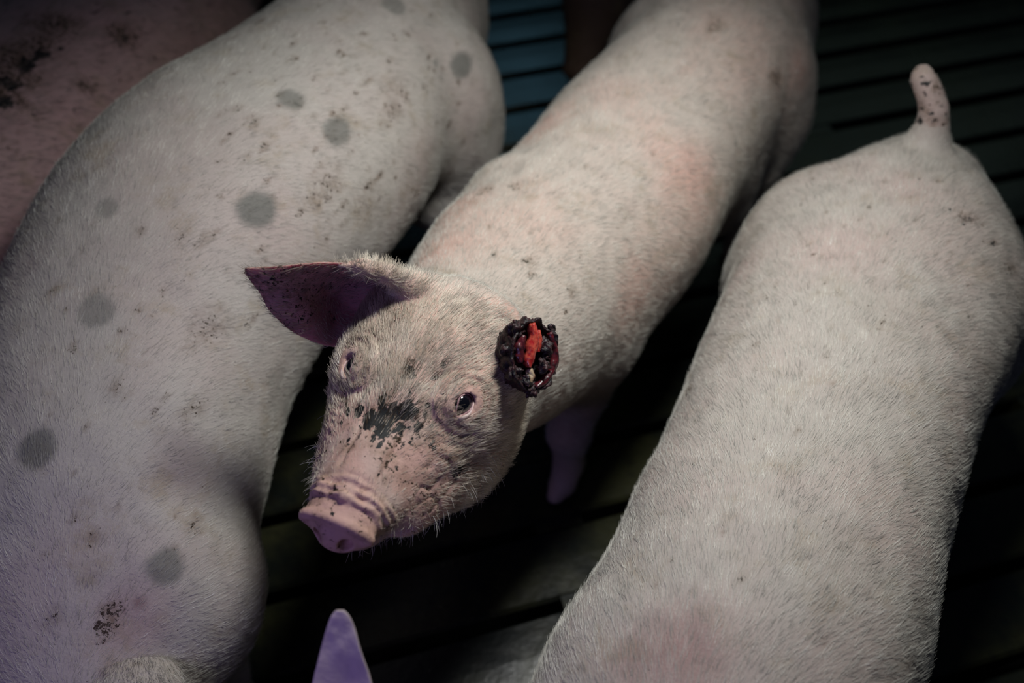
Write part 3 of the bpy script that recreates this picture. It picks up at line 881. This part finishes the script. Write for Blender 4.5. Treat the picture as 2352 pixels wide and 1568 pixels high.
# ---- the wound -----------------------------------------------------------
M_SCAB = plain('black_scab', (.010, .009, .010), .5, .45, col2=(.040, .010, .013), scale=170, bump=1., dist=.004, coat=.12)
M_FLESH = plain('raw_flesh', (.40, .018, .020), .2, .6, col2=(.58, .10, .06), scale=210, bump=.8, dist=.0015, coat=.9)
M_DRY = plain('dried_blood', (.11, .012, .018), .35, .5, col2=(.02, .006, .010), scale=160, bump=.8, dist=.002, coat=.3)
M_CART = plain('cartilage', (.55, .44, .30), .4, .5, col2=(.30, .16, .10), scale=120, bump=.4)
def wound():
    base = D_(1158, 812, 1.175); top = D_(1226, 816, 1.118)
    ax = top - base; Ln = np.linalg.norm(ax); ax /= Ln
    up = _u - (_u @ ax) * ax; up /= np.linalg.norm(up); sd = np.cross(ax, up)
    if sd @ _r < 0: sd = -sd
    n, m = 96, 46; V = []; r = np.random.default_rng(4)
    for i in range(m):
        for j in range(n):
            q = 2 * math.pi * j / n
            cu, cs = math.sin(q), math.cos(q)
            if i < 20:                                   # wall of the stump
                u = i / 19; x = -.012 + u * (Ln + .012)
                R1 = .024 + .0135 * smooth(.0, .8, np.array(u))
            else:                                        # cut face, dished
                u = (i - 19) / (m - 20); R1 = .0378 * (1 - u); x = Ln - .006 * math.sin(min(1, u * 2) * math.pi / 2) + .003 * (u < .15)
            p = base + ax * x + up * cu * R1 * 1.08 + sd * cs * R1 * .80
            V.append(p)
    V = np.array(V)
    C0 = base + ax * Ln * .6; Nn = V - C0; Nn /= np.linalg.norm(Nn, axis=1)[:, None]
    edge = np.repeat(np.clip(np.minimum(np.arange(m) / 12, (m - 1 - np.arange(m)) / 6), 0, 1), n)
    dsp = ((fbm(V, 110, 2, 3) - .5) * .0150 + (vnoise(V, 420, 5) - .5) * .0035) * (.35 + .65 * edge)
    V = V + Nn * dsp[:, None]
    Fc = []
    for i in range(m - 1):
        for j in range(n): Fc.append((i * n + j, i * n + (j + 1) % n, (i + 1) * n + (j + 1) % n, (i + 1) * n + j))
    o = mesh_obj('ear_stump', V, np.array(Fc), M_SCAB, pig)
    o['label'] = 'stump of the cut ear under a lumpy black scab'
    def pt(a, b, h): return base + ax * (Ln + h) + sd * a + up * b
    def strip(name, line, w0, mat, hgt=.0035, sub=26, parent=None):
        line = np.array(line); t = np.linspace(0, len(line) - 1, sub)
        L = np.stack([np.interp(t, np.arange(len(line)), line[:, k]) for k in range(3)], 1)
        for _ in range(4): L[1:-1] = .5 * L[1:-1] + .25 * (L[:-2] + L[2:])
        K = 9; V = []; 
        for i in range(sub):
            ww = w0 * math.sin(math.pi * (i + .6) / (sub + .2)) ** .5 * (1 + .12 * math.sin(i * .7))
            d = L[min(i + 1, sub - 1)] - L[max(i - 1, 0)]; c = np.array([d[1], -d[0]]); c /= np.hypot(*c) + 1e-9
            for j in range(K):
                s = j / (K - 1) * 2 - 1
                h = L[i, 2] + hgt * (1 - s * s) + .0005 * math.sin(i * .6 + j * 1.1) - .003 * abs(s) ** 6
                V.append(pt(L[i, 0] + c[0] * s * ww, L[i, 1] + c[1] * s * ww, h))
        Fc = [(i * K + j, i * K + j + 1, (i + 1) * K + j + 1, (i + 1) * K + j) for i in range(sub - 1) for j in range(K - 1)]
        o2 = mesh_obj(name, V, Fc, mat, pig)
        md = o2.modifiers.new('thickness', 'SOLIDIFY'); md.thickness = .003; md.offset = 0
        return o2
    strip('raw_flesh', [(-.004, .036, .001), (-.001, .022, .003), (-.004, .008, .003), (-.007, -.004, .002), (-.008, -.013, .0)], .0062, M_FLESH, .005)
    strip('raw_flesh', [(.004, .028, .001), (.005, .016, .002), (.003, .004, .001)], .0030, M_FLESH, .004)
    strip('dried_blood', [(-.014, .022, .0), (-.018, .008, .0), (-.017, -.008, -.001)], .0055, M_DRY, .003)
    strip('dried_blood', [(.020, .026, -.001), (.027, .012, -.001), (.029, -.004, -.001), (.024, -.018, -.001), (.014, -.030, -.001), (.002, -.036, -.001)], .0050, M_DRY, .004)
    strip('cartilage', [(-.006, -.015, .001), (-.004, -.024, .001), (-.009, -.034, .0)], .0040, M_CART, .003)
    # separate crumbs of scab
    for (a, b, h, rr_) in ((.012, -.012, .003, .0085), (.013, .010, .002, .008), (-.010, -.028, .002, .007), (.026, .030, -.001, .005), (.0, -.041, -.003, .007), (.016, .0, .003, .006), (-.022, -.02, -.004, .008), (-.02, .03, -.006, .009), (-.026, .005, -.008, .008)):
        c = pt(a, b, h - .002); k = 14; V = []
        for i in range(k + 1):
            for j in range(k * 2):
                t = math.pi * i / k; q = math.pi * j / k
                d = np.array([math.sin(t) * math.cos(q), math.sin(t) * math.sin(q), math.cos(t)]); V.append(c + d * rr_)
        V = np.array(V); V += (V - c) * ((fbm(V, 230, 7) - .5) * 2.2)[:, None]
        Fc = [(i * 2 * k + j, (i + 1) * 2 * k + j, (i + 1) * 2 * k + (j + 1) % (2 * k), i * 2 * k + (j + 1) % (2 * k)) for i in range(k) for j in range(2 * k)]
        mesh_obj('scab', V, Fc, M_SCAB, pig)
wound()

# ---- spotted pig on the left ------------------------------------------------
def left_pig():
    f = Field(*grid_for((-.98, .18, -.01), (.14, 2.16, .90), .0066))
    f.loft([(-.20, 1.93, .50, .15, .18, .16), (-.25, 1.78, .51, .19, .20, .17), (-.295, 1.62, .52, .205, .20, .18), (-.356, 1.43, .54, .232, .21, .20), (-.432, 1.282, .55, .246, .22, .21),
            (-.508, 1.115, .54, .236, .22, .22), (-.552, .95, .50, .214, .21, .21), (-.560, .802, .46, .220, .20, .19), (-.563, .654, .42, .190, .185, .17),
            (-.55, .53, .37, .155, .15, .14), (-.535, .43, .33, .12, .12, .12)], cap=(.13, .08))
    legs(f, .17, .87, .66, hwf=.74, size=1.0)
    D, T, S = f.frame(.30)
    f.ell((-.445, 1.15, .28), (.075, .13, .08), None, .05)   # hanging belly
    simple_head(f, (-.53, .36, .27), basis((.02, -.86, -.5)), 1.12)
    mat = skin_material('skin_left_pig', pale=(.46, .425, .385), pink=(.46, .35, .325), speck=.6, grime=.5)
    def paint(p):
        T = np.array([.4, .9, 0])
        for (x, y, r, s, am) in ((592, 480, .026, 1.25, .85), (667, 228, .021, 1.0, .7), (775, 300, .021, 1.4, .75), (1060, 150, .020, 1.7, .8), (85, 1030, .024, 1.1, .75), (220, 715, .024, 1.0, .55),
                                 (378, 1302, .024, 1.0, .75), (905, 12, .022, 1.2, .6), (245, 480, .016, 1.0, .45), (1000, 145, .006, 1.5, .7)):
            p.at(x, y, 'spot', r, am, T, s, edge=.25, rag=.22)
        for (x, y, r, s) in ((545, 247, .006, 2), (420, 545, .010, 2), (460, 553, .008, 2), (325, 527, .007, 1.5), (270, 890, .010, 1.4), (440, 945, .014, 1.8), (905, 200, .02, 1.6), (900, 260, .016, 2), (745, 430, .02, 2),
                             (210, 1240, .008, 2), (935, 75, .006, 1), (810, 130, .006, 1), (900, 600, .03, 1.5), (840, 480, .025, 1.5), (120, 1420, .012, 1.5), (480, 750, .02, 1.5)):
            p.at(x, y, 'dirt', r, .55, T, s, edge=.7, rag=.6)
        scatter(p, 110, (500, 0, 1120, 600), 'dirt', (.002, .006), .95, T, 3.5)
        scatter(p, 60, (620, 60, 1100, 480), 'dirt', (.0015, .004), 1., T, 4)
        scatter(p, 40, (100, 500, 620, 1300), 'dirt', (.002, .006), .8, T, 3)
        for (x, y, r) in ((255, 1400, .014), (240, 1440, .014), (265, 1430, .008)): p.at(x, y, 'dirt', r, .9, None, rag=.9)
        p.at(300, 1420, 'pink', .045, .9, None, edge=.8); p.at(320, 1385, 'blood', .007, .5, None, edge=.8)
        for (x, y, r) in ((960, 420, .06), (640, 520, .05), (1090, 230, .05), (420, 1080, .04)): p.at(x, y, 'pink', r, .45, edge=.9)
    return finish('pig', 'big grey-spotted pale pig on the left, head down and out of frame', (-.45, 1.2), f, mat, paint, 120000, .012, lift=.28, seed=31, clump=.26, radius=.00013)
pigL, bL, pL = left_pig()
M_EAR2 = skin_material('ear_skin_left_pig', pale=(.47, .42, .39), pink=(.48, .34, .33), speck=.3, grime=.3)
lr = []
for k, (u0, wd) in enumerate(((0, .7), (.25, .95), (.5, 1.0), (.75, .85), (.92, .5), (1.0, .1))):
    row = []
    for j in range(7):
        v = j / 6 * 2 - 1
        px = 292 + v * 118 * wd + 14 * u0; py = 1478 + 190 * u0 + 12 * v * v - 6 * abs(v)
        row.append(D_(px, py, 1.195 - .10 * u0 + .035 * v * v + .030 * (1 - u0) ** 3))
    lr.append(row)
e = ear_mesh('ear', lr, M_EAR2, pigL, .007, None, hair=7000, hseed=22, hlen=.011, tintbase=(.76, .74, .68))
e['label'] = 'ear laid back over the neck at the lower edge of the picture'

# ---- pig on the right with its tail up --------------------------------------
def right_pig():
    f = Field(*grid_for((-.10, -.02, -.01), (1.02, 1.66, .86), .0066))
    f.loft([(.700, 1.335, .46, .12, .155, .13), (.662, 1.265, .47, .175, .175, .15), (.62, 1.185, .47, .215, .18, .17), (.566, 1.09, .47, .222, .18, .17), (.493, .970, .47, .205, .18, .18),
            (.42, .819, .47, .194, .18, .18), (.363, .697, .47, .196, .18, .18), (.287, .533, .48, .197, .18, .18), (.232, .452, .48, .198, .175, .17),
            (.165, .33, .47, .190, .16, .16), (.12, .20, .43, .15, .13, .14)], cap=(.06, .08))
    legs(f, .15, .80, .55, tail=False, hwf=.66, kh=.035, size=1.0, fsize=.9)
    simple_head(f, (.12, .13, .38), basis((-.35, -.85, -.35)), 1.0)
    tb = at_depth(2128, 372, 1.60)
    tail = [at_depth(2128, 395, 1.640), at_depth(2132, 335, 1.615), at_depth(2144, 290, 1.600), at_depth(2148, 250, 1.590), at_depth(2136, 212, 1.585), at_depth(2122, 180, 1.585), at_depth(2120, 166, 1.585)]
    f.path(tail, [.042, .027, .019, .016, .0145, .013, .010], .022)
    mat = skin_material('skin_right_pig', pale=(.45, .405, .36), pink=(.48, .34, .31), speck=.5, grime=.42)
    TP = np.array(tail)
    def rl(p):
        d = np.min(np.linalg.norm(p[:, None] - TP[None, 2:], axis=2), axis=1)
        return .006 + .008 * smooth(.02, .06, d)
    def paint(p):
        T = np.array([.45, .9, 0])
        d = np.min(np.linalg.norm(p.P[:, None] - TP[None, 3:], axis=2), axis=1)
        near = d < .035
        p.a['dirt'][near] = .75 * smooth(.42, .6, fbm(p.P[near], 60, 3)); p.a['pink'][near] = .5
        p.a['mud'][near] = .8 * smooth(.62, .68, fbm(p.P[near], 130, 8))
        for (x, y, r) in ((2215, 500, .010), (2235, 505, .008), (2283, 558, .005), (2255, 515, .004), (2180, 478, .003), (2070, 412, .003), (2320, 620, .012), (2050, 598, .002), (1860, 380, .010), (1580, 900, .012), (1585, 870, .008), (1680, 530, .004)):
            p.at(x, y, 'dirt', r, .9, None, rag=.8); 
        for (x, y, r) in ((2232, 505, .004), (2283, 560, .005), (2210, 510, .003), (2245, 530, .003), (2180, 480, .003), (2068, 412, .0025)): p.at(x, y, 'mud', r, .85, None, rag=.8)
        scatter(p, 120, (1700, 370, 2350, 760), 'dirt', (.0015, .0035), 1., T, 1.6)
        scatter(p, 40, (1450, 700, 2250, 1500), 'dirt', (.002, .005), .7, T, 2.)
        for (x, y, r, a_) in ((1570, 1500, .05, .95), (1480, 1520, .04, .7), (1620, 1440, .03, .5), (1950, 560, .06, .5), (1690, 640, .04, .6), (2080, 430, .04, .4), (1640, 1480, .03, .6)): p.at(x, y, 'pink', r, a_, edge=.9)
        for (x, y, r) in ((2300, 620, .05), (2040, 720, .05), (1950, 1290, .03), (2250, 820, .04)): p.at(x, y, 'dirt', r, .22, edge=.9)
        p.a['blood'] = np.maximum(p.a['blood'], 0)
        p.at(1560, 1490, 'blood', .045, .30, edge=.9, rag=.6); p.at(1450, 1530, 'blood', .03, .2, edge=.9, rag=.6)
    root, b, pt = finish('pig', 'pale pig on the right seen from above with its short tail up', (.45, .8), f, mat, paint, 140000, rl, lift=.24, seed=41, clump=.26, radius=.00014)
    return root, b, pt
pigR, bR, pR = right_pig()

# ---- muddy pig in the upper left ---------------------------------------------
def far_left_pig():
    f = Field(*grid_for((-1.54, .45, -.01), (-.44, 2.45, .84), .010))
    f.loft([(-0.73, 2.18, .46, .15, .17, .15), (-0.79, 2.02, .47, .22, .18, .16), (-0.89, 1.76, .47, .235, .18, .18), (-0.99, 1.5, .47, .235, .18, .19), (-1.08, 1.25, .47, .225, .18, .18),
            (-1.12, 1.02, .47, .20, .18, .17), (-1.14, .85, .44, .15, .15, .15)], cap=(.12, .08))
    legs(f, .15, .80, .60)
    simple_head(f, (-1.135, .72, .36), basis((.0, -.9, -.4)))
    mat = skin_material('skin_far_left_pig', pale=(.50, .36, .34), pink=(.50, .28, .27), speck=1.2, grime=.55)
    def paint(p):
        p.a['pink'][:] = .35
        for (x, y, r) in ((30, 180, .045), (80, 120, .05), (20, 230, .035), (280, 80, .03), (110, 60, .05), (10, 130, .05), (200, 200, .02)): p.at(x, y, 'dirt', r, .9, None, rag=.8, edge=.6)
        for (x, y, r) in ((20, 190, .022), (60, 150, .018), (90, 125, .015), (290, 95, .010), (5, 230, .018)): p.at(x, y, 'mud', r, .75, None, rag=1.)
        scatter(p, 90, (0, 0, 420, 420), 'dirt', (.002, .006), 1., None, 1)
        scatter(p, 30, (0, 0, 300, 300), 'mud', (.0015, .0035), .9, None, 1)
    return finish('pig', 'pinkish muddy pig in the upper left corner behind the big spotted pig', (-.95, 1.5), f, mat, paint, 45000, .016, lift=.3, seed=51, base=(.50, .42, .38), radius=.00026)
far_left_pig()

# ---- dark brown pig behind -----------------------------------------------------
def back_pig():
    f = Field(*grid_for((-.06, 1.95, -.01), (.80, 3.42, .84), .012))
    f.loft([(.50, 3.25, .46, .15, .17, .15), (.44, 3.05, .46, .19, .18, .17), (.38, 2.85, .46, .19, .18, .18), (.33, 2.67, .46, .18, .18, .17), (.28, 2.52, .44, .14, .15, .15), (.24, 2.42, .40, .11, .12, .13)], cap=(.10, .08))
    legs(f, .18, .80, .6)
    simple_head(f, (.21, 2.32, .31), basis((-.25, -.55, -.8)))
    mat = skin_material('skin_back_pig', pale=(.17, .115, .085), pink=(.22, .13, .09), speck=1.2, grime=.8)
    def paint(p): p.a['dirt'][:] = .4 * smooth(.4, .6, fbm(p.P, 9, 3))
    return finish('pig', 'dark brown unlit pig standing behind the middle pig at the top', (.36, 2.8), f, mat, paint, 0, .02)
rootB, bB, pB = back_pig()

# ---- pig below the frame, one ear in view ------------------------------------------
def near_pig():
    f = Field(*grid_for((-.40, -1.30, -.01), (.06, .42, .74), .010))
    f.loft([(-.17, -1.10, .40, .13, .15, .14), (-.17, -.92, .40, .155, .16, .16), (-.17, -.6, .40, .16, .16, .17), (-.17, -.3, .40, .16, .16, .16), (-.165, -.05, .43, .135, .14, .15), (-.16, .08, .46, .10, .10, .12)], cap=(.10, .08))
    legs(f, .12, .72, .58, size=.85)
    simple_head(f, (-.155, .20, .47), basis((-.06, .95, -.42)), .78)
    mat = skin_material('skin_near_pig', pale=(.60, .50, .46), pink=(.60, .36, .36))
    def paint(p): pass
    r, b, p = finish('pig', 'pig below the frame showing only one raised blurred ear tip', (-.17, -.3), f, mat, paint, 0, .02)
    rows = []
    tip = np.array(at_depth(783, 1398, .92))
    base = np.array([-.150, .235, .545])
    ax = tip - base
    s = np.array([1., 0, 0]); nrm = np.cross(ax / np.linalg.norm(ax), s)
    for u, wd in ((-.05, .034), (.2, .045), (.45, .042), (.7, .031), (.88, .018), (.97, .010), (1.0, .004)):
        rows.append([base + ax * u + s * (v * wd - .006 * (1 - u)) + nrm * (.022 * (1 - v * v) * (1 - u) - .004) for v in np.linspace(-1, 1, 7)])
    e = ear_mesh('ear', rows, skin_material('ear_skin_near_pig', pale=(.62, .52, .52), pink=(.60, .42, .44), speck=.1, grime=.1), r, .005)
    e['label'] = 'pale violet-lit ear tip, out of focus'
near_pig()
